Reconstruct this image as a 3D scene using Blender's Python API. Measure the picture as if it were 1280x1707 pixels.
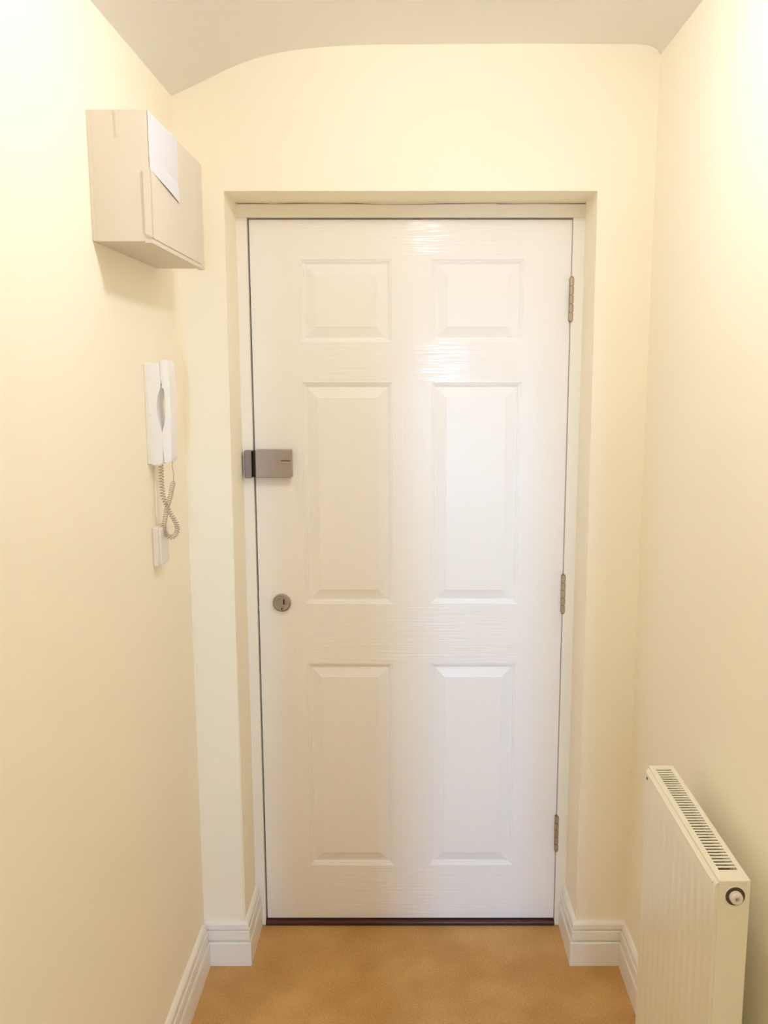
import bpy, bmesh, math, random
from mathutils import Vector, Matrix

random.seed(7)
for o in list(bpy.data.objects):
    bpy.data.objects.remove(o, do_unlink=True)
SC = bpy.context.scene
COL = SC.collection

# ------------------------------------------------------------------ camera
CAM_H = 1.592
PITCH = math.radians(8.8)
FPX = 1450.0
cam_d = bpy.data.cameras.new('camera')
cam_d.sensor_fit = 'HORIZONTAL'
cam_d.sensor_width = 36.0
cam_d.lens = FPX * 36.0 / 1280.0
cam_d.shift_x = -44.0 / 1280.0
cam_d.clip_start = 0.02
cam = bpy.data.objects.new('camera', cam_d)
COL.objects.link(cam)
cam.location = (0, 0, CAM_H)
cam.rotation_euler = (math.pi / 2 - PITCH, 0, 0)
SC.camera = cam

# ------------------------------------------------------------------ world, daylight, exposure
SC.view_settings.view_transform = 'Standard'
SC.view_settings.look = 'None'
SC.view_settings.gamma = 1.0
SC.view_settings.use_curve_mapping = False
SC.view_settings.exposure = -0.45
SC.cycles.adaptive_threshold = 0.04
SC.cycles.max_bounces = 12
SC.cycles.diffuse_bounces = 12      # pale narrow hallway: light bounces many times

world = bpy.data.worlds.new('world')
SC.world = world
world.use_nodes = True
world.node_tree.nodes['Background'].inputs[0].default_value = (0.72, 0.84, 1.0, 1)
world.node_tree.nodes['Background'].inputs[1].default_value = 0.5

# daylight coming in at the window of the room behind the camera
day_d = bpy.data.lights.new('window_daylight', 'AREA')
day_d.shape = 'RECTANGLE'
day_d.size = 0.24
day_d.size_y = 1.0
day_d.energy = 175.0
day_d.color = (0.30, 0.58, 1.0)
day = bpy.data.objects.new('window_daylight', day_d)
COL.objects.link(day)
day.location = (0.24, -3.62, 1.45)
day.rotation_euler = (math.pi / 2, 0, 0)

BULB_POWER = 166.0
BULB_COL = (0.965, 0.97, 1.02)


# ------------------------------------------------------------------ materials
def new_mat(name):
    m = bpy.data.materials.new(name)
    m.use_nodes = True
    nt = m.node_tree
    return m, nt, nt.nodes['Principled BSDF']


def node(nt, kind, **kw):
    n = nt.nodes.new(kind)
    for k, v in kw.items():
        setattr(n, k, v)
    return n


def paint(name, col, rough=0.5, bump=0.0, scale=120.0, var=0.02, spec=0.5, stretch=(1, 1, 1), metal=0.0, detail=3.0,
          bdist=0.001):
    m, nt, b = new_mat(name)
    tc = node(nt, 'ShaderNodeTexCoord')
    mp = node(nt, 'ShaderNodeMapping')
    mp.inputs['Scale'].default_value = stretch
    nt.links.new(tc.outputs['Object'], mp.inputs['Vector'])
    n2 = node(nt, 'ShaderNodeTexNoise')
    n2.inputs['Scale'].default_value = 2.2
    n2.inputs['Detail'].default_value = 0.0
    nt.links.new(tc.outputs['Object'], n2.inputs['Vector'])
    r = node(nt, 'ShaderNodeValToRGB')
    r.color_ramp.elements[0].position = 0.3
    r.color_ramp.elements[1].position = 0.7
    r.color_ramp.elements[0].color = (*[c * (1 - var) for c in col], 1)
    r.color_ramp.elements[1].color = (*[min(1, c * (1 + var)) for c in col], 1)
    nt.links.new(n2.outputs['Fac'], r.inputs['Fac'])
    nt.links.new(r.outputs['Color'], b.inputs['Base Color'])
    b.inputs['Roughness'].default_value = rough
    b.inputs['Metallic'].default_value = metal
    b.inputs['Specular IOR Level'].default_value = spec
    if bump > 0:
        n1 = node(nt, 'ShaderNodeTexNoise')
        n1.inputs['Scale'].default_value = scale
        n1.inputs['Detail'].default_value = detail
        nt.links.new(mp.outputs['Vector'], n1.inputs['Vector'])
        bn = node(nt, 'ShaderNodeBump')
        bn.inputs['Strength'].default_value = bump
        bn.inputs['Distance'].default_value = bdist
        nt.links.new(n1.outputs['Fac'], bn.inputs['Height'])
        nt.links.new(bn.outputs['Normal'], b.inputs['Normal'])
    return m


M = {}
WALL = (0.953, 0.904, 0.770)
M['wall'] = paint('cream_wall_paint', WALL, 0.75, 0.0, 160, 0.008, 0.0)
M['ceil'] = paint('ceiling_paint', (0.975, 0.965, 0.965), 0.85, 0.0, 140, 0.01, 0.0)
M['wood_white'] = paint('satin_white_paint', (0.90, 0.88, 0.84), 0.35, 0.0, 60, 0.01, 0.3)
M['frame_paint'] = paint('cream_frame_paint', (0.93, 0.90, 0.84), 0.32, 0.06, 60, 0.01, 0.45, stretch=(1, 1, 0.1))
DOORC = (0.935, 0.92, 0.91)


def door_paint(name, stretch, rough, spec, bump):
    m, nt, b = new_mat(name)
    tc = node(nt, 'ShaderNodeTexCoord')
    mp = node(nt, 'ShaderNodeMapping')
    mp.inputs['Scale'].default_value = stretch
    nt.links.new(tc.outputs['Object'], mp.inputs['Vector'])
    n1 = node(nt, 'ShaderNodeTexNoise')
    n1.inputs['Scale'].default_value = 1.0
    n1.inputs['Detail'].default_value = 1.0
    n1.inputs['Distortion'].default_value = 0.4
    nt.links.new(mp.outputs['Vector'], n1.inputs['Vector'])
    b.inputs['Base Color'].default_value = (*DOORC, 1)
    b.inputs['Roughness'].default_value = rough
    b.inputs['Specular IOR Level'].default_value = spec
    bn = node(nt, 'ShaderNodeBump')
    bn.inputs['Strength'].default_value = bump
    bn.inputs['Distance'].default_value = 0.0010
    nt.links.new(n1.outputs['Fac'], bn.inputs['Height'])
    nt.links.new(bn.outputs['Normal'], b.inputs['Normal'])
    return m


M['door_rail'] = door_paint('gloss_white_rail_paint', (9, 9, 190), 0.13, 0.15, 0.95)
M['door_stile'] = door_paint('gloss_white_stile_paint', (170, 9, 7), 0.24, 0.12, 0.3)
M['door_panel'] = paint('gloss_white_panel_paint', DOORC, 0.3, 0.0, 40, 0.004, 0.15)
M['dark_wood'] = paint('dark_brown_threshold', (0.075, 0.024, 0.016), 0.4, 0.3, 60, 0.2, 0.4, stretch=(0.1, 1, 1))
M['dark_gap'] = paint('dark_seal', (0.05, 0.025, 0.015), 0.8, 0.1, 90, 0.1)
M['steel'] = paint('brushed_steel', (0.42, 0.36, 0.33), 0.42, 0.08, 300, 0.03, 0.5, stretch=(0.1, 1, 3), metal=0.75)
M['steel_dark'] = paint('dull_steel', (0.30, 0.25, 0.22), 0.5, 0.08, 300, 0.04, 0.5, stretch=(0.1, 1, 3), metal=0.7)
M['chrome'] = paint('satin_nickel', (0.50, 0.44, 0.41), 0.25, 0.04, 300, 0.03, 0.5, metal=0.85)
M['hinge'] = paint('hinge_steel', (0.50, 0.41, 0.29), 0.4, 0.05, 200, 0.05, 0.5, metal=0.7)
M['black'] = paint('dark_slot', (0.02, 0.015, 0.012), 0.7, 0.1, 90, 0.1)
M['box_paint'] = paint('boxing_cream_paint', (0.72, 0.66, 0.56), 0.55, 0.12, 30, 0.03, 0.3, stretch=(1, 1, 0.3))
M['paper'] = paint('white_paper', (0.72, 0.72, 0.78), 0.9, 0.05, 90, 0.008, 0.1)
M['plastic'] = paint('white_plastic', (0.90, 0.89, 0.90), 0.35, 0.03, 200, 0.005, 0.4)
M['plastic_base'] = paint('ivory_plastic', (0.88, 0.84, 0.76), 0.4, 0.03, 200, 0.005, 0.4)
M['cord'] = paint('beige_cord_plastic', (0.58, 0.47, 0.37), 0.5, 0.05, 200, 0.02, 0.3)
M['plate'] = paint('off_white_plastic', (0.83, 0.77, 0.72), 0.4, 0.03, 200, 0.005, 0.4)
M['rad'] = paint('radiator_enamel', (0.88, 0.84, 0.70), 0.3, 0.04, 80, 0.006, 0.45)
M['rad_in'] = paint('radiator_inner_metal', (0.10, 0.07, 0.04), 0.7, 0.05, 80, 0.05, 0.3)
M['copper'] = paint('painted_pipe', (0.8, 0.74, 0.6), 0.4, 0.03, 80, 0.01, 0.4)
M['bulb_cap'] = paint('white_fitting', (0.88, 0.87, 0.84), 0.4, 0.03, 90, 0.01)


def carpet_mat():
    m, nt, b = new_mat('brown_carpet')
    tc = node(nt, 'ShaderNodeTexCoord')
    big = node(nt, 'ShaderNodeTexNoise')
    big.inputs['Scale'].default_value = 5.0
    big.inputs['Detail'].default_value = 2.0
    fine = node(nt, 'ShaderNodeTexNoise')
    fine.inputs['Scale'].default_value = 260.0
    fine.inputs['Detail'].default_value = 1.0
    for n in (big, fine):
        nt.links.new(tc.outputs['Object'], n.inputs['Vector'])
    add = node(nt, 'ShaderNodeMath', operation='MULTIPLY_ADD')
    add.inputs[1].default_value = 0.45
    nt.links.new(fine.outputs['Fac'], add.inputs[0])
    mul = node(nt, 'ShaderNodeMath', operation='MULTIPLY')
    mul.inputs[1].default_value = 0.55
    nt.links.new(big.outputs['Fac'], mul.inputs[0])
    nt.links.new(mul.outputs[0], add.inputs[2])
    r = node(nt, 'ShaderNodeValToRGB')
    r.color_ramp.elements[0].position = 0.34
    r.color_ramp.elements[0].color = (0.46, 0.25, 0.085, 1)
    r.color_ramp.elements[1].position = 0.64
    r.color_ramp.elements[1].color = (0.68, 0.42, 0.175, 1)
    nt.links.new(add.outputs[0], r.inputs['Fac'])
    nt.links.new(r.outputs['Color'], b.inputs['Base Color'])
    b.inputs['Roughness'].default_value = 0.95
    b.inputs['Specular IOR Level'].default_value = 0.1
    bn = node(nt, 'ShaderNodeBump')
    bn.inputs['Strength'].default_value = 0.6
    bn.inputs['Distance'].default_value = 0.004
    nt.links.new(fine.outputs['Fac'], bn.inputs['Height'])
    nt.links.new(bn.outputs['Normal'], b.inputs['Normal'])
    return m


M['carpet'] = carpet_mat()


def bulb_mat():
    m, nt, b = new_mat('lit_bulb_glass')
    b.inputs['Base Color'].default_value = (0.9, 0.88, 0.8, 1)
    b.inputs['Emission Color'].default_value = (*BULB_COL, 1)
    b.inputs['Emission Strength'].default_value = BULB_POWER
    return m


M['bulb'] = bulb_mat()


# ------------------------------------------------------------------ helpers
def link(name, me, mat, parent=None, smooth=False):
    me.name = name
    o = bpy.data.objects.new(name, me)
    COL.objects.link(o)
    mats = mat if isinstance(mat, (list, tuple)) else [mat]
    for k in mats:
        me.materials.append(M[k])
    if smooth:
        for p in me.polygons:
            p.use_smooth = True
    if parent:
        o.parent = parent
        o.matrix_parent_inverse = Matrix.Identity(4)
        o.location = -parent.location if False else (0, 0, 0)
    return o


def obj(name, bm, mat, parent=None, smooth=False, off=None):
    """bm is in world coordinates; a child's mesh is shifted into its parent's frame."""
    bmesh.ops.recalc_face_normals(bm, faces=bm.faces)
    base = Vector((0, 0, 0))
    if parent:
        p = parent
        while p:
            base += p.location
            p = p.parent
    bm.transform(Matrix.Translation(-base))
    me = bpy.data.meshes.new(name)
    bm.to_mesh(me)
    bm.free()
    return link(name, me, mat, parent, smooth)


def empty(name, loc):
    o = bpy.data.objects.new(name, None)
    o.empty_display_size = 0.05
    COL.objects.link(o)
    o.location = loc
    return o


def tag(o, label, cat=None, kind=None, group=None):
    o['label'] = label
    if cat:
        o['category'] = cat
    if kind:
        o['kind'] = kind
    if group:
        o['group'] = group
    return o


def B():
    return bmesh.new()


def box(bm, x0, x1, y0, y1, z0, z1, bevel=0.0, seg=2):
    r = bmesh.ops.create_cube(bm, size=1.0)
    vs = r['verts']
    for v in vs:
        v.co = Vector((x0 + (v.co.x + .5) * (x1 - x0), y0 + (v.co.y + .5) * (y1 - y0), z0 + (v.co.z + .5) * (z1 - z0)))
    if bevel > 0:
        es = list({e for v in vs for e in v.link_edges})
        bmesh.ops.bevel(bm, geom=es, offset=bevel, segments=seg, affect='EDGES', profile=0.5)
    return bm


def prism(bm, pts, axis, a0, a1):
    """closed 2D outline extruded along an axis ('X': pts=(y,z), 'Y': pts=(x,z), 'Z': pts=(x,y))."""
    def mk(p, a):
        if axis == 'X':
            return (a, p[0], p[1])
        if axis == 'Y':
            return (p[0], a, p[1])
        return (p[0], p[1], a)
    A = [bm.verts.new(mk(p, a0)) for p in pts]
    Bv = [bm.verts.new(mk(p, a1)) for p in pts]
    n = len(pts)
    bm.faces.new(A)
    bm.faces.new(Bv[::-1])
    for i in range(n):
        j = (i + 1) % n
        bm.faces.new((A[i], A[j], Bv[j], Bv[i]))
    return bm


def cyl(bm, c, axis, r0, r1, h, seg=32, bevel=0.0):
    rot = {'Z': Matrix.Identity(4), 'Y': Matrix.Rotation(-math.pi / 2, 4, 'X'), 'X': Matrix.Rotation(math.pi / 2, 4, 'Y')}[axis]
    mt = Matrix.Translation(Vector(c)) @ rot
    r = bmesh.ops.create_cone(bm, cap_ends=True, segments=seg, radius1=r0, radius2=r1, depth=h, matrix=mt)
    if bevel > 0:
        fs = {f for v in r['verts'] for f in v.link_faces if len(f.verts) > 4}
        es = list({e for f in fs for e in f.edges})
        bmesh.ops.bevel(bm, geom=es, offset=bevel, segments=2, affect='EDGES')
    return bm


def lathe(bm, c, axis, prof, seg=32):
    """prof = list of (radius, height along axis)."""
    ax = {'X': (Vector((0, 1, 0)), Vector((0, 0, 1)), Vector((1, 0, 0))),
          'Y': (Vector((1, 0, 0)), Vector((0, 0, 1)), Vector((0, 1, 0))),
          'Z': (Vector((1, 0, 0)), Vector((0, 1, 0)), Vector((0, 0, 1)))}[axis]
    c = Vector(c)
    rings = []
    for r, h in prof:
        if r < 1e-6:
            rings.append([bm.verts.new(c + ax[2] * h)])
        else:
            rings.append([bm.verts.new(c + ax[2] * h + (ax[0] * math.cos(t) + ax[1] * math.sin(t)) * r)
                          for t in [2 * math.pi * k / seg for k in range(seg)]])
    for a, b in zip(rings, rings[1:]):
        for k in range(seg):
            l = (k + 1) % seg
            if len(a) == 1 and len(b) == 1:
                continue
            if len(a) == 1:
                bm.faces.new((a[0], b[k], b[l]))
            elif len(b) == 1:
                bm.faces.new((a[k], a[l], b[0]))
            else:
                bm.faces.new((a[k], a[l], b[l], b[k]))
    return bm


def tube(bm, pts, r, seg=6):
    pts = [Vector(p) for p in pts]
    rings = []
    up = Vector((0.13, 0.97, 0.2)).normalized()
    for i, p in enumerate(pts):
        t = (pts[min(i + 1, len(pts) - 1)] - pts[max(i - 1, 0)]).normalized()
        n = up - t * up.dot(t)
        if n.length < 1e-4:
            n = t.orthogonal()
        n.normalize()
        up = n
        b = t.cross(n)
        rings.append([bm.verts.new(p + (n * math.cos(a) + b * math.sin(a)) * r)
                      for a in [2 * math.pi * k / seg for k in range(seg)]])
    for a, b in zip(rings, rings[1:]):
        for k in range(seg):
            l = (k + 1) % seg
            bm.faces.new((a[k], a[l], b[l], b[k]))
    bm.faces.new(rings[0])
    bm.faces.new(rings[-1][::-1])
    return bm


def pix_ray(x, y):
    u = (x - 684.0) / FPX
    v = -(y - 853.5) / FPX
    return Vector((u, math.cos(PITCH) + v * math.sin(PITCH), -math.sin(PITCH) + v * math.cos(PITCH)))


def at_y(x, y, Y):
    r = pix_ray(x, y)
    return Vector((0, 0, CAM_H)) + r * (Y / r.y)


# ------------------------------------------------------------------ room shell (metres, +y towards the door)
XL, XR = -0.564, 0.586          # corridor side walls
YF = 2.18                        # face of the wall around the door
YR = -3.60                       # rear wall of the room behind
YB = -0.45                       # added light baffle, unseen behind the camera
OX0, OX1, OZ = -0.452, 0.453, 2.038   # door opening
FR_Y, DR_Y = 2.343, 2.353        # face of frame / of door leaf

bm = B(); box(bm, -0.75, 2.6, YR - 0.2, 2.48, -0.1, 0.0)
tag(obj('floor', bm, 'carpet'), 'brown short-pile carpet on the hallway floor', 'floor', 'structure')

bm = B(); box(bm, XL - 0.15, XL, YR - 0.2, 2.48, 0.0, 2.5)
tag(obj('wall_left', bm, 'wall'), 'cream painted left wall carrying the boxing and the intercom', 'wall', 'structure')
bm = B(); box(bm, XR, XR + 0.12, YB - 0.1, 2.48, 0.0, 2.5)
tag(obj('wall_right', bm, 'wall'), 'cream painted right wall behind the radiator', 'wall', 'structure')

# wall around the door: one inverted U, 0.17 deep reveal
bm = B()
prism(bm, [(XL, 0), (OX0, 0), (OX0, OZ), (OX1, OZ), (OX1, 0), (XR, 0), (XR, 2.5), (XL, 2.5)], 'Y', YF, 2.44)
es = [e for e in bm.edges if abs(e.verts[0].co.y - YF) < 1e-5 and abs(e.verts[1].co.y - YF) < 1e-5 and
      all(OX0 - .01 <= v.co.x <= OX1 + .01 for v in e.verts) and not all(v.co.z < .01 for v in e.verts)]
bmesh.ops.bevel(bm, geom=es, offset=0.004, segments=3, affect='EDGES')
wf = tag(obj('wall_front', bm, 'wall'), 'cream painted end wall with a deep reveal around the door', 'wall', 'structure')

# hairline crack where the soffit of the reveal meets the door frame
bm = B()
pts = [(395, 336.5), (425, 335.6), (455, 337.6), (462, 336.8), (490, 335.8), (520, 335.4), (560, 336.2), (584, 335.6),
       (605, 337), (640, 338.6), (690, 338.4), (740, 336.8), (790, 336), (824, 335), (832, 336.8), (862, 337), (900, 336),
       (980, 336.4)]
vs = []
for i, (x, y) in enumerate(pts):
    p = at_y(x, y, FR_Y - 0.001)
    w = 0.0002 + 0.0005 * (0.5 + 0.5 * math.sin(i * 1.9))
    vs.append((bm.verts.new((p.x, FR_Y - 0.0012, 2.0352 - (y - 336.5) * 0.0008 + w)), bm.verts.new((p.x, FR_Y - 0.0012, 2.0352 - (y - 336.5) * 0.0008 - w))))
for a, b in zip(vs, vs[1:]):
    bm.faces.new((a[0], b[0], b[1], a[1]))
r = bmesh.ops.extrude_face_region(bm, geom=list(bm.faces))
for g in r['geom']:
    if isinstance(g, bmesh.types.BMVert):
        g.co.y += 0.001
obj('crack', bm, 'dark_wood', wf)

# ceiling: flat, curving down into the left wall, tiny radius on the right
prof = [(-0.66, 2.236), (-0.575, 2.243), (-0.545, 2.257), (-0.51, 2.272), (-0.472, 2.289), (-0.435, 2.306), (-0.40, 2.320),
        (-0.365, 2.331), (-0.329, 2.340), (-0.27, 2.350), (-0.202, 2.357), (-0.13, 2.3605), (-0.06, 2.362), (0.30, 2.364),
        (0.52, 2.363), (0.56, 2.360), (0.58, 2.350), (0.588, 2.335), (0.60, 2.335), (0.66, 2.364), (2.6, 2.364), (2.6, 2.55),
        (-0.66, 2.55)]
bm = B(); prism(bm, prof, 'Y', YR - 0.2, 2.48)
ce = tag(obj('ceiling', bm, 'ceil'), 'pale ceiling curving down towards the left wall', 'ceiling', 'structure')
for p in ce.data.polygons:
    p.use_smooth = abs(p.normal.y) < 0.5 and p.normal.z < -0.1

# added unseen baffle, slots and pier shape the daylight; then the room behind
bm = B()
for x0, x1, z0, z1 in [(XL, -0.20, 0, 2.5), (-0.118, 0.113, 0, 2.5), (0.330, 2.6, 0, 2.5)]:
    box(bm, x0, x1, YB - 0.1, YB, z0, z1)
for x0, x1 in [(-0.20, -0.118), (0.113, 0.330)]:
    box(bm, x0, x1, YB - 0.1, YB, 1.62, 2.5)
tag(obj('wall_baffle', bm, 'wall'), 'added cream baffle wall with two slots shaping the daylight behind the viewer', 'wall', 'structure')
bm = B()
box(bm, XL, 0.09, YR - 0.12, YR, 0, 2.5); box(bm, 0.39, 2.6, YR - 0.12, YR, 0, 2.5)
box(bm, 0.09, 0.39, YR - 0.12, YR, 0, 0.78); box(bm, 0.09, 0.39, YR - 0.12, YR, 1.98, 2.5)
tag(obj('wall_rear', bm, 'wall'), 'cream wall of the room behind with the window opening', 'wall', 'structure')
bm = B(); box(bm, 2.5, 2.62, YR - 0.1, YB, 0, 2.5)
tag(obj('wall_side', bm, 'wall'), 'cream side wall of the room behind the viewer', 'wall', 'structure')
win = tag(empty('window_1', (0.24, YR - 0.06, 0.78)), 'white framed window of the room behind', 'window', 'structure')
bm = B()
box(bm, 0.09, 0.12, YR - 0.09, YR - 0.04, 0.78, 1.98, 0.003); box(bm, 0.36, 0.39, YR - 0.09, YR - 0.04, 0.78, 1.98, 0.003)
box(bm, 0.12, 0.36, YR - 0.09, YR - 0.04, 0.78, 0.81, 0.003); box(bm, 0.12, 0.36, YR - 0.09, YR - 0.04, 1.95, 1.98, 0.003)
obj('window_frame', bm, 'wood_white', win)


# ------------------------------------------------------------------ skirting boards
def sk_prof(n):
    # (distance out of the wall, height)
    return [(0, 0), (0.0175, 0), (0.0175, 0.0655), (0.0160, 0.0695), (0.0085, 0.0698), (0.0085, 0.0738), (0.0145, 0.0742),
            (0.0135, 0.0990), (0.0120, 0.1003), (0.0060, 0.1006), (0.0060, 0.1044), (0.0115, 0.1048), (0.0105, 0.1180),
            (0.0060, 0.1245), (0, 0.1255)]


def skirting(name, path, label, closed_dir):
    """path: wall-line points (x,y); closed_dir: +1/-1, side of the path the board stands on (left = +1). Mitred corners."""
    pr = sk_prof(0)
    bm = B()
    P = [Vector(p) for p in path]
    rings = []
    for i, p in enumerate(P):
        ns = []
        for a, b in ((i - 1, i), (i, i + 1)):
            if a < 0 or b >= len(P):
                continue
            d = (P[b] - P[a]).normalized()
            ns.append(Vector((-d.y, d.x)) * closed_dir)
        n = ns[0] if len(ns) == 1 else (ns[0] + ns[1]) / (1 + ns[0].dot(ns[1]))
        rings.append([bm.verts.new((p.x + n.x * o, p.y + n.y * o, z)) for o, z in pr])
    for a, b in zip(rings, rings[1:]):
        for k in range(len(pr)):
            l = (k + 1) % len(pr)
            bm.faces.new((a[k], a[l], b[l], b[k]))
    bm.faces.new(rings[0]); bm.faces.new(rings[-1][::-1])
    return tag(obj(name, bm, 'wood_white'), label, 'skirting board', 'structure')


skirting('baseboard_left', [(XL, YB), (XL, YF - 0.0185)], 'long cream skirting board along the left wall', -1)
skirting('baseboard_far_left', [(XL + 0.001, YF), (OX0, YF), (OX0, FR_Y - 0.001)],
         'short white skirting board turning into the reveal left of the door', -1)
skirting('baseboard_far_right', [(OX1, FR_Y - 0.001), (OX1, YF), (XR - 0.001, YF)],
         'short cream skirting board turning out of the reveal right of the door', -1)
skirting('baseboard_right', [(XR, YF - 0.0185), (XR, YB)], 'cream skirting board along the right wall behind the radiator', -1)

# ------------------------------------------------------------------ door frame (lining)
fr = tag(empty('trim_1', (0, FR_Y, 0)), 'cream painted door lining in the reveal around the white door', 'door frame', 'structure')
JX0, JX1 = -0.4248, 0.4230
ZT = 2.0015
bm = B(); box(bm, OX0 - 0.004, JX0, FR_Y, 2.44, 0, ZT, 0.0012); obj('jamb', bm, 'frame_paint', fr)
bm = B(); box(bm, JX1, OX1 + 0.004, FR_Y, 2.44, 0, ZT, 0.0012); obj('jamb', bm, 'frame_paint', fr)
bm = B(); box(bm, OX0 - 0.004, OX1 + 0.004, FR_Y, 2.44, ZT, OZ + 0.01, 0.0012); obj('head', bm, 'frame_paint', fr)
bm = B()
box(bm, JX0 - 0.001, -0.404, 2.3995, 2.435, 0.012, ZT); box(bm, 0.404, JX1 + 0.001, 2.3995, 2.435, 0.012, ZT)
box(bm, -0.404, 0.404, 2.3995, 2.435, 1.98, ZT + 0.001)
obj('door_stop', bm, 'dark_gap', fr)
# strike box (keep) of the night latch
bm = B(); box(bm, -0.4445, -0.4250, 2.318, FR_Y + 0.001, 1.325, 1.3985, 0.0022)
kp = obj('strike_box', bm, 'steel_dark', fr)
kp['label'] = 'dull steel strike box of the latch'
bm = B(); box(bm, -0.4252, -0.4238, 2.3195, FR_Y, 1.3275, 1.396); obj('strike_slot', bm, 'black', kp)

bm = B(); box(bm, JX0, JX1, 2.338, 2.435, 0.0, 0.0125, 0.003)
tag(obj('trim_2', bm, 'dark_wood'), 'dark brown threshold strip under the door', 'threshold', 'structure')

# ------------------------------------------------------------------ door
DX0, DX1, DZ0, DZ1 = -0.4205, 0.4215, 0.0165, 1.9975
door = tag(empty('door_1', (DX1, DR_Y, DZ0)), 'white gloss six-panel entrance door', 'door', 'structure')
cols = [(-0.2905, -0.0495), (0.0565, 0.2970)]
rows = [(0.184, 0.796), (0.969, 1.578), (1.684, 1.897)]
xs = [DX0, cols[0][0], cols[0][1], cols[1][0], cols[1][1], DX1]
zs = [DZ0, rows[0][0], rows[0][1], rows[1][0], rows[1][1], rows[2][0], rows[2][1], DZ1]
bm = B()
grid = [[bm.verts.new((x, DR_Y, z)) for z in zs] for x in xs]
for i in range(len(xs) - 1):
    for j in range(len(zs) - 1):
        if i in (1, 3) and j in (1, 3, 5):
            continue
        f = bm.faces.new((grid[i][j], grid[i + 1][j], grid[i + 1][j + 1], grid[i][j + 1]))
        f.material_index = 0 if (j in (0, 2, 4, 6) and 1 <= i <= 3) else 1
back = [bm.verts.new(c) for c in ((DX0, 2.397, DZ0), (DX1, 2.397, DZ0), (DX1, 2.397, DZ1), (DX0, 2.397, DZ1))]
bm.faces.new(back)
n, mz = len(xs), len(zs)


def side(seq, a, b):
    f = bm.faces.new(seq + [b, a]); f.material_index = 1


side([grid[0][j] for j in range(mz)], back[0], back[3])
side([grid[n - 1][j] for j in range(mz)], back[1], back[2])
side([grid[i][0] for i in range(n)], back[0], back[1])
side([grid[i][mz - 1] for i in range(n)], back[3], back[2])
obj('stiles_and_rails', bm, ['door_rail', 'door_stile'], door)

pprof = [(0, 0.0), (0.0006, 0.0028), (0.0042, 0.0030), (0.0048, 0.0050), (0.0078, 0.0054), (0.0088, 0.0084), (0.0125, 0.0092),
         (0.0395, 0.0022), (0.0400, 0.0010)]
for (z0, z1) in rows:
    for (x0, x1) in cols:
        bm = B()
        loops = []
        for ins, dep in pprof:
            loops.append([bm.verts.new((x, DR_Y + dep, z)) for x, z in
                          ((x0 + ins, z0 + ins), (x1 - ins, z0 + ins), (x1 - ins, z1 - ins), (x0 + ins, z1 - ins))])
        for a, b in zip(loops, loops[1:]):
            for k in range(4):
                l = (k + 1) % 4
                bm.faces.new((a[k], a[l], b[l], b[k]))
        bm.faces.new(loops[-1])
        # close the back so that each panel is a solid board
        rear = [bm.verts.new((v.co.x, DR_Y + 0.02, v.co.z)) for v in loops[0]]
        for k in range(4):
            l = (k + 1) % 4
            bm.faces.new((loops[0][l], loops[0][k], rear[k], rear[l]))
        bm.faces.new(rear[::-1])
        obj('panel', bm, 'door_panel', door)

# night latch
LZ0, LZ1 = 1.3245, 1.3995
bm = B(); box(bm, -0.4165, -0.3195, 2.324, DR_Y + 0.001, LZ0, LZ1, 0.003, 3)
lt = obj('night_latch', bm, 'steel', door)
lt['label'] = 'brushed steel night latch'
bm = B(); box(bm, -0.4225, -0.4160, 2.326, 2.350, LZ0 + 0.002, LZ1 - 0.002, 0.0008); obj('latch_gap_shade', bm, 'black', lt)  # black filler painted as the shade in the gap beside the strike box
bm = B()
prism(bm, [(-0.361, 1.3675), (-0.352, 1.3705), (-0.338, 1.3700), (-0.321, 1.3680), (-0.321, 1.3660), (-0.340, 1.3655), (-0.352, 1.3668)],
      'Y', 2.3205, 2.3245)
obj('snib', bm, 'chrome', lt)
bm = B(); box(bm, -0.347, -0.322, 2.3228, 2.3245, 1.3702, 1.3722); obj('snib_slot', bm, 'black', lt)

# lock cylinder
bm = B()
lathe(bm, (-0.357, DR_Y, 0.973), 'Y', [(0.0255, 0.0), (0.0258, -0.004), (0.0245, -0.008), (0.0225, -0.0085), (0.0215, -0.0072), (0.0, -0.0068)], 40)
lc = obj('lock_cylinder', bm, 'chrome', door, smooth=False)
lc['label'] = 'round nickel lock cylinder'
bm = B(); cyl(bm, (-0.357, DR_Y - 0.0085, 0.973), 'Y', 0.013, 0.0125, 0.006, 32, 0.0012); obj('cylinder_core', bm, 'steel', lc)
bm = B(); box(bm, -0.3525, -0.3485, DR_Y - 0.0125, DR_Y - 0.0105, 0.970, 0.984, 0.0006); obj('key_slot', bm, 'black', lc)
bm = B(); cyl(bm, (-0.357, DR_Y - 0.0078, 0.9565), 'Y', 0.0022, 0.0022, 0.003, 16); obj('screw', bm, 'black', lc)
bm = B(); box(bm, -0.366, -0.351, DR_Y - 0.0125, DR_Y - 0.006, 0.9865, 0.9905, 0.0015); obj('finger_lip', bm, 'chrome', lc)

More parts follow.
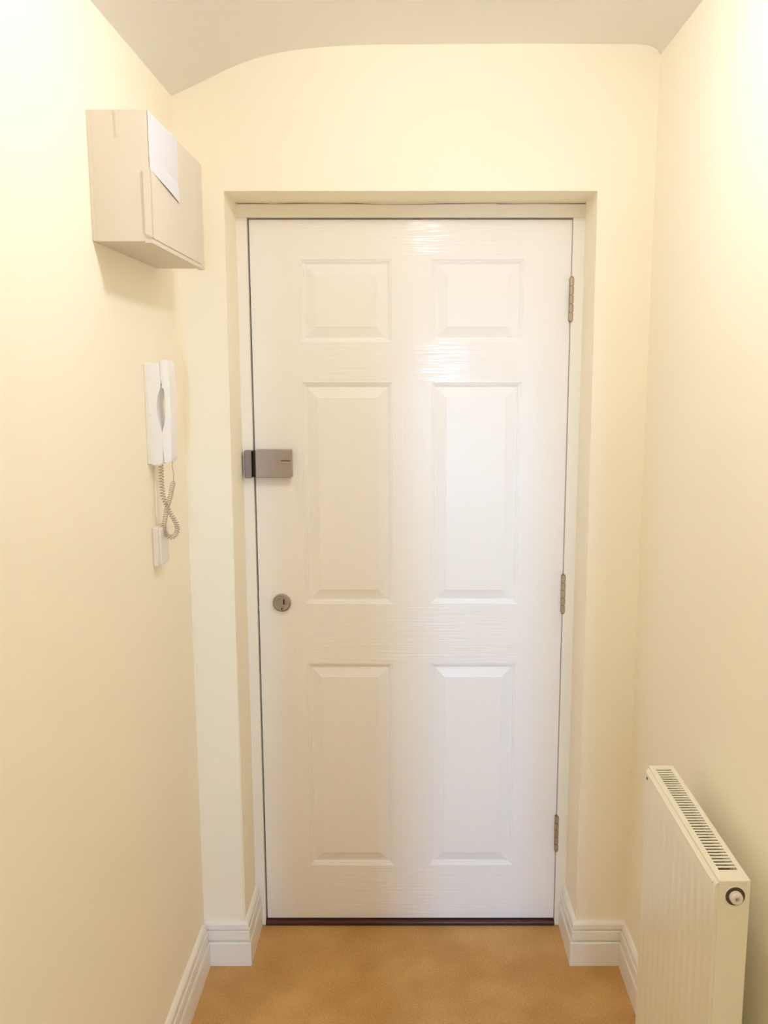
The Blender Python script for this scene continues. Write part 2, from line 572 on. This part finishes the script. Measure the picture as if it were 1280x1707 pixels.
# hinges
for (z0, z1) in [(1.738, 1.851), (0.945, 1.053), (0.234, 0.342)]:
    bm = B(); box(bm, 0.4170, 0.4298, DR_Y - 0.0016, DR_Y + 0.002, z0 + 0.001, z1 - 0.001, 0.0004)
    hg = obj('hinge', bm, 'hinge', door)
    hg['label'] = 'steel butt hinge'
    nk = 5
    hh = (z1 - z0) / nk
    for k in range(nk):
        bm = B()
        cyl(bm, (0.4232, DR_Y - 0.0068, z0 + (k + .5) * hh), 'Z', 0.0064, 0.0064, hh - 0.0022, 20, 0.0008)
        obj('knuckle', bm, 'hinge', hg)
    bm = B(); cyl(bm, (0.4232, DR_Y - 0.0068, (z0 + z1) / 2), 'Z', 0.0046, 0.0046, z1 - z0 + 0.004, 16); obj('pin', bm, 'steel_dark', hg)

# ------------------------------------------------------------------ boxing on the left wall
BX = -0.4585
Y0, Y1, Z0, Z1 = 1.600, 1.995, 1.828, 2.052
bxr = tag(empty('service_box', (XL, Y0, Z0)), 'cream painted wooden service box high on the left wall', 'box')
bm = B()
box(bm, XL, BX - 0.0120, Y0, Y1, Z0 + 0.0030, Z1, 0.0003)
obj('body', bm, 'box_paint', bxr)
bm = B(); box(bm, BX - 0.0122, BX, Y0 - 0.0001, Y1 + 0.004, Z0, Z1, 0.0004); obj('front_panel', bm, 'box_paint', bxr)
# access flap wrapping from the front round the near edge
bm = B()
prism(bm, [(-0.4690, 1.8435), (BX + 0.0018, 1.8365), (BX + 0.0018, 1.9545), (-0.4660, 1.9525), (-0.4690, 1.9495)], 'Y', Y0 - 0.0030, Y0 + 0.002)
box(bm, BX - 0.001, BX + 0.0018, Y0 + 0.0005, Y1 - 0.03, 1.8367, 1.9543)
obj('access_flap', bm, 'box_paint', bxr)
# filler strip along the wall and a run of paint at a joint
bm = B(); box(bm, XL, XL + 0.006, Y0 - 0.0022, Y0 + 0.001, Z0 + 0.003, Z1 - 0.002, 0.0006); obj('edge_strip', bm, 'box_paint', bxr)
bm = B()
prism(bm, [(-0.5145, Z1 - 0.001), (-0.5085, Z1 - 0.001), (-0.5105, 2.018), (-0.5125, 2.006), (-0.5140, 2.020)], 'Y', Y0 - 0.0016, Y0 + 0.001)
obj('paint_run', bm, 'box_paint', bxr)

# notice stuck on the front of the boxing, lower edge curling away
bm = B()
NY, NZ = 14, 10
py0, py1 = Y0 + 0.0002, Y0 + 0.188
rowsv = []
for j in range(NZ + 1):
    t = j / NZ
    rw = []
    for i in range(NY + 1):
        s = i / NY
        z = Z1 - 0.001 - t * (0.098 + 0.022 * s)
        lift = 0.0006 + 0.0016 * s + 0.0022 * max(0, t - 0.72) / 0.28 * math.sin(2.6 * s) + 0.0004 * s * math.sin(9 * s + 3 * t)
        if abs(t - 0.7) < 0.01:
            lift *= 0.35
        rw.append(bm.verts.new((BX + lift + 0.0004, py0 + s * (py1 - py0), z)))
    rowsv.append(rw)
for a, b in zip(rowsv, rowsv[1:]):
    for i in range(NY):
        bm.faces.new((a[i], a[i + 1], b[i + 1], b[i]))
r = bmesh.ops.extrude_face_region(bm, geom=list(bm.faces))
for g in r['geom']:
    if isinstance(g, bmesh.types.BMVert):
        g.co.x += 0.0004
tag(obj('paper_notice', bm, 'paper'), 'creased white paper notice stuck on the service box', 'paper')

# ------------------------------------------------------------------ intercom handset on the left wall
PY0, PY1 = 1.864, 1.919
ph = tag(empty('intercom', (XL, PY0, 1.41)), 'white wall intercom with handset and coiled cord below the service box', 'intercom')


def side_slab(name, outline, y0, y1, mat, bev=0.004):
    """outline in (x,z), extruded across y, with rounded long edges."""
    bm = B()
    prism(bm, outline, 'Y', y0, y1)
    es = [e for e in bm.edges if abs(e.verts[0].co.y - e.verts[1].co.y) < 1e-6]
    bmesh.ops.bevel(bm, geom=es, offset=bev, segments=3, affect='EDGES', profile=0.5)
    o = obj(name, bm, mat, ph)
    for p in o.data.polygons:
        p.use_smooth = True
    o.data.set_sharp_from_angle(angle=math.radians(28))
    return o


def curve_pts(ctrl, n=6):
    """Catmull-Rom through 2D control points (open)."""
    out = []
    P = [ctrl[0]] + list(ctrl) + [ctrl[-1]]
    for i in range(1, len(P) - 2):
        p0, p1, p2, p3 = [Vector(q) for q in P[i - 1:i + 3]]
        for k in range(n):
            t = k / n
            out.append(0.5 * ((2 * p1) + (-p0 + p2) * t + (2 * p0 - 5 * p1 + 4 * p2 - p3) * t * t + (-p0 + 3 * p1 - 3 * p2 + p3) * t ** 3))
    out.append(Vector(ctrl[-1]))
    return out


# base: wall side straight, outer side hollowed in the middle
out_b = [(XL, 1.622), (XL, 1.412), (XL + 0.010, 1.404), (XL + 0.026, 1.405), (XL + 0.032, 1.412)]
out_b += [tuple(p) for p in curve_pts([(XL + 0.0325, 1.440), (XL + 0.0325, 1.474), (XL + 0.0265, 1.500), (XL + 0.0235, 1.530), (XL + 0.0275, 1.555),
                                      (XL + 0.0335, 1.572), (XL + 0.0335, 1.600)], 4)]
out_b += [(XL + 0.033, 1.622)]
side_slab('base', out_b, PY0, PY1, 'plastic', 0.003)
# handset: outer curve, inner hollow
out_h = [tuple(p) for p in curve_pts([(XL + 0.0340, 1.628), (XL + 0.044, 1.629), (XL + 0.0500, 1.624), (XL + 0.0520, 1.600), (XL + 0.0530, 1.540),
                                      (XL + 0.0520, 1.470), (XL + 0.0510, 1.430), (XL + 0.0490, 1.4135), (XL + 0.042, 1.411), (XL + 0.0335, 1.4125)], 4)]
out_h += [tuple(p) for p in curve_pts([(XL + 0.0330, 1.440), (XL + 0.0330, 1.474), (XL + 0.0385, 1.495), (XL + 0.0420, 1.520), (XL + 0.0420, 1.550),
                                      (XL + 0.0395, 1.572), (XL + 0.0345, 1.580), (XL + 0.0340, 1.610)], 4)]
hs = side_slab('handset', out_h, PY0 + 0.0015, PY1 - 0.0015, 'plastic', 0.0035)
bm = B(); box(bm, XL + 0.001, XL + 0.012, PY0 - 0.0008, PY0 + 0.002, 1.511, 1.5135); obj('base_seam', bm, 'plate', ph)
bm = B(); box(bm, XL, XL + 0.006, PY0 - 0.003, PY1 + 0.003, 1.407, 1.621, 0.0015); obj('wall_plate', bm, 'plastic_base', ph)

# coiled cord
ctrl = [(268, 770), (268.5, 783), (269.6, 807), (271.5, 826), (276.7, 840), (282, 852), (288.5, 863), (294, 874), (295, 886), (286, 895.5),
        (275.5, 889), (273, 879), (275.4, 862), (277.5, 850), (280.8, 838), (284.4, 825), (287, 812), (289.6, 801)]
YC = 1.898
path = []
for i, (x, y) in enumerate(ctrl):
    yy = YC + 0.007 * math.cos(math.pi * i / (len(ctrl) - 1))
    path.append(at_y(x, y, yy))
dense = []
P = [path[0]] + path + [path[-1]]
for i in range(1, len(P) - 2):
    for k in range(14):
        t = k / 14
        p0, p1, p2, p3 = P[i - 1:i + 3]
        dense.append(0.5 * ((2 * p1) + (-p0 + p2) * t + (2 * p0 - 5 * p1 + 4 * p2 - p3) * t * t + (-p0 + 3 * p1 - 3 * p2 + p3) * t ** 3))
dense.append(path[-1])
# arc-length resample and wind the helix
L = [0.0]
for a, b in zip(dense, dense[1:]):
    L.append(L[-1] + (b - a).length)
tot = L[-1]


def at_len(s):
    s = max(0, min(tot, s))
    for i in range(len(L) - 1):
        if L[i + 1] >= s:
            f = (s - L[i]) / max(1e-9, L[i + 1] - L[i])
            return dense[i].lerp(dense[i + 1], f)
    return dense[-1]


hel = []
ph_a, sd, ds = 0.0, 0.0, 0.00035
while sd < tot:
    p = at_len(sd)
    t = (at_len(sd + 0.002) - at_len(sd - 0.002)).normalized()
    nrm = Vector((0, 1, 0)); nrm = (nrm - t * nrm.dot(t)).normalized()
    bn = t.cross(nrm)
    rr = 0.0048 * max(0.05, min(1, sd / 0.005, (tot - sd) / 0.005))
    hel.append(p + (nrm * math.cos(ph_a) + bn * math.sin(ph_a)) * rr)
    f = sd / tot                                     # stretched near the handset, tighter round the loop
    pitch = 0.0064 if f < 0.25 else (0.0064 - (f - 0.25) * 0.0064 if f < 0.6 else 0.0042)
    ph_a += 2 * math.pi * ds / pitch
    sd += ds
hel = [Vector((XL + 0.040, 1.905, 1.418))] + hel + [Vector((hel[-1].x + 0.0005, hel[-1].y, hel[-1].z + 0.015)), at_y(287, 778, 1.893), Vector((XL + 0.0450, 1.893, 1.4125))]
hel[0] = Vector((XL + 0.026, 1.900, 1.409))
bm = B(); tube(bm, hel, 0.00105, 5)
cd = obj('coiled_cord', bm, 'cord', ph, smooth=True)
cd['label'] = 'beige coiled cord hanging in a loop'

# ------------------------------------------------------------------ junction box under the intercom
JY0, JY1, JZ0, JZ1 = 1.868, 1.934, 1.180, 1.268
jb = tag(empty('junction_box', (XL, JY0, JZ0)), 'small off-white wiring box on the wall under the cord loop', 'box')
bm = B(); box(bm, XL, XL + 0.013, JY0, JY1, JZ0, JZ1, 0.0035, 3); obj('back_box', bm, 'plate', jb)
bm = B(); box(bm, XL + 0.012, XL + 0.019, JY0 + 0.0015, JY1 - 0.0015, JZ0 + 0.0015, JZ1 - 0.0015, 0.004, 3); obj('lid', bm, 'plate', jb)
bm = B(); cyl(bm, (XL + 0.0192, (JY0 + JY1) / 2, JZ1 - 0.012), 'X', 0.003, 0.003, 0.001, 16); obj('screw', bm, 'plastic', jb)
bm = B(); tube(bm, [(XL + 0.003, 1.902, 1.412), (XL + 0.003, 1.901, 1.36), (XL + 0.003, 1.900, 1.30), (XL + 0.003, 1.900, 1.262)], 0.0022, 8)
tag(obj('cable', bm, 'wall', None, True), 'thin painted-over cable running down the wall from the intercom', 'cable')

# ------------------------------------------------------------------ radiator on the right wall
RX0, RX1 = 0.480, 0.5335
RY0, RY1 = 1.262, 1.670
RZ0, RZ1 = 0.210, 0.8105
rd = tag(empty('radiator', (RX0, RY0, RZ0)), 'cream panel radiator with slotted top grille on the right wall', 'radiator')
# front panel with pressed vertical waves, flat margin at the top and bottom
bm = B()
ny = 96
zl = [(RZ0, 0), (RZ0 + 0.035, 0), (RZ0 + 0.05, 1), (RZ1 - 0.058, 1), (RZ1 - 0.043, 0), (RZ1 - 0.012, 0), (RZ1 - 0.006, -0.35), (RZ1 - 0.004, -0.9)]
g = []
for z, w in zl:
    row = []
    for i in range(ny + 1):
        y = RY0 + 0.001 + (RY1 - RY0 - 0.002) * i / ny
        wave = 0.5 - 0.5 * math.cos(2 * math.pi * (y - RY0) / 0.0335)
        edge = min(1, (y - RY0) / 0.02, (RY1 - y) / 0.02)
        dx = 0.0014 * wave * max(w, 0) * max(0, edge) + (-w * 0.006 if w < 0 else 0)
        row.append(bm.verts.new((RX0 + dx, y, z)))
    g.append(row)
for a, b in zip(g, g[1:]):
    for i in range(ny):
        bm.faces.new((a[i], a[i + 1], b[i + 1], b[i]))
r = bmesh.ops.extrude_face_region(bm, geom=list(bm.faces))
for e in r['geom']:
    if isinstance(e, bmesh.types.BMVert):
        e.co.x = RX0 + 0.012
o = obj('front_panel', bm, 'rad', rd)
for p in o.data.polygons:
    p.use_smooth = True
o.data.set_sharp_from_angle(angle=math.radians(40))
# seam bead below the grille
bm = B(); box(bm, RX0 - 0.0016, RX0 + 0.006, RY0 + 0.012, RY1 - 0.004, RZ1 - 0.0145, RZ1 - 0.0075, 0.0022); obj('seam_bead', bm, 'rad', rd)
bm = B(); box(bm, RX1 - 0.010, RX1, RY0 + 0.002, RY1 - 0.002, RZ0, RZ1 - 0.004, 0.002); obj('back_panel', bm, 'rad', rd)
for y0, y1 in ((RY0 - 0.0010, RY0 + 0.0035), (RY1 - 0.0035, RY1 + 0.0010)):
    bm = B(); box(bm, RX0 + 0.0055, RX1 + 0.001, y0, y1, RZ0 + 0.006, RZ1 - 0.0030, 0.0004); obj('side_cover', bm, 'rad', rd)
# grille: rim and separate slats
bm = B()
box(bm, RX0 + 0.0045, RX0 + 0.0150, RY0 - 0.002, RY1 + 0.002, RZ1 - 0.007, RZ1 + 0.001, 0.0018)
box(bm, RX1 - 0.0085, RX1 + 0.001, RY0 - 0.002, RY1 + 0.002, RZ1 - 0.007, RZ1 + 0.001, 0.0018)
box(bm, RX0 + 0.0135, RX1 - 0.0075, RY0 - 0.002, RY0 + 0.030, RZ1 - 0.007, RZ1 + 0.0009, 0.0012)
box(bm, RX0 + 0.0135, RX1 - 0.0075, RY1 - 0.016, RY1 + 0.002, RZ1 - 0.007, RZ1 + 0.0009, 0.0012)
obj('grille_frame', bm, 'rad', rd)
ns = 37
gy0, gy1 = RY0 + 0.030, RY1 - 0.016
pit = (gy1 - gy0) / (ns + 1)
first = None
for k in range(ns):
    yc = gy0 + pit * (k + 1)
    if first is None:
        bm = B(); box(bm, RX0 + 0.014, RX1 - 0.008, yc - 0.0023, yc + 0.0023, RZ1 - 0.0016, RZ1 + 0.0004, 0.0004, 1)
        first = obj('slat', bm, 'rad', rd); fy = yc
    else:
        c = first.copy(); COL.objects.link(c); c.parent = rd; c.location = (0, yc - fy, 0)
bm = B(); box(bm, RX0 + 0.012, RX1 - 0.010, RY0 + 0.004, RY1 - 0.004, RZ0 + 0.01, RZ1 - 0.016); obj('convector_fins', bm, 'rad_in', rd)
# air vent plug on the near end
pc = (0.5110, RY0 - 0.001, 0.7850)
bm = B(); lathe(bm, pc, 'Y', [(0.0, 0.001), (0.0172, 0.001), (0.0174, -0.001), (0.0158, -0.0015), (0.0148, 0.0), (0.0, 0.0)], 36)
vp = obj('vent_plug', bm, 'rad', rd, True)
bm = B(); lathe(bm, pc, 'Y', [(0.0, -0.0002), (0.0153, -0.0002), (0.0153, -0.0016), (0.0086, -0.0018), (0.0, -0.0018)], 36); obj('vent_ring', bm, 'rad_in', vp)
bm = B(); lathe(bm, pc, 'Y', [(0.0100, -0.0014), (0.0098, -0.0085), (0.0084, -0.010), (0.0046, -0.0102), (0.0040, -0.0080), (0.0, -0.0080)], 32); obj('vent_nut', bm, 'plate', vp, False)
bm = B(); box(bm, 0.5090, 0.5130, RY0 - 0.0105, RY0 - 0.0085, 0.7820, 0.7860, 0.0005); obj('vent_pin', bm, 'chrome', vp)
bm = B(); lathe(bm, (RX0 + 0.0002, RY1 - 0.010, RZ1 - 0.022), 'X', [(0, -0.0012), (0.0032, -0.001), (0.0036, 0.001), (0, 0.001)], 16); obj('fixing_dot', bm, 'rad_in', rd)
for yy in (RY0 + 0.08, RY1 - 0.08):
    bm = B(); box(bm, RX1 - 0.002, XR, yy - 0.012, yy + 0.012, RZ0 + 0.04, RZ0 + 0.19, 0.001); obj('wall_bracket', bm, 'rad', rd)
for yy in (RY0 + 0.02, RY1 - 0.02):
    bm = B(); cyl(bm, (0.508, yy, RZ0 / 2 + 0.003), 'Z', 0.0075, 0.0075, RZ0 + 0.006, 20); obj('pipe_tail', bm, 'copper', rd, True)

# ------------------------------------------------------------------ ceiling light (above and just in front of the viewer, out of frame)
LX, LY, LZ = 0.06, 1.33, 2.245
cl = tag(empty('ceiling_light', (LX, LY, 2.363)), 'small ceiling lamp with a bare round bulb above the viewer', 'lamp')
bm = B(); lathe(bm, (LX, LY, 2.3635), 'Z', [(0, 0), (0.05, 0), (0.048, -0.012), (0.03, -0.02), (0.018, -0.022), (0.017, -0.075), (0.015, -0.078), (0, -0.078)], 32)
obj('lamp_holder', bm, 'bulb_cap', cl, True)
bm = B(); bmesh.ops.create_icosphere(bm, subdivisions=2, radius=0.045, matrix=Matrix.Translation((LX, LY, LZ)))
obj('bulb', bm, 'bulb', cl, True)
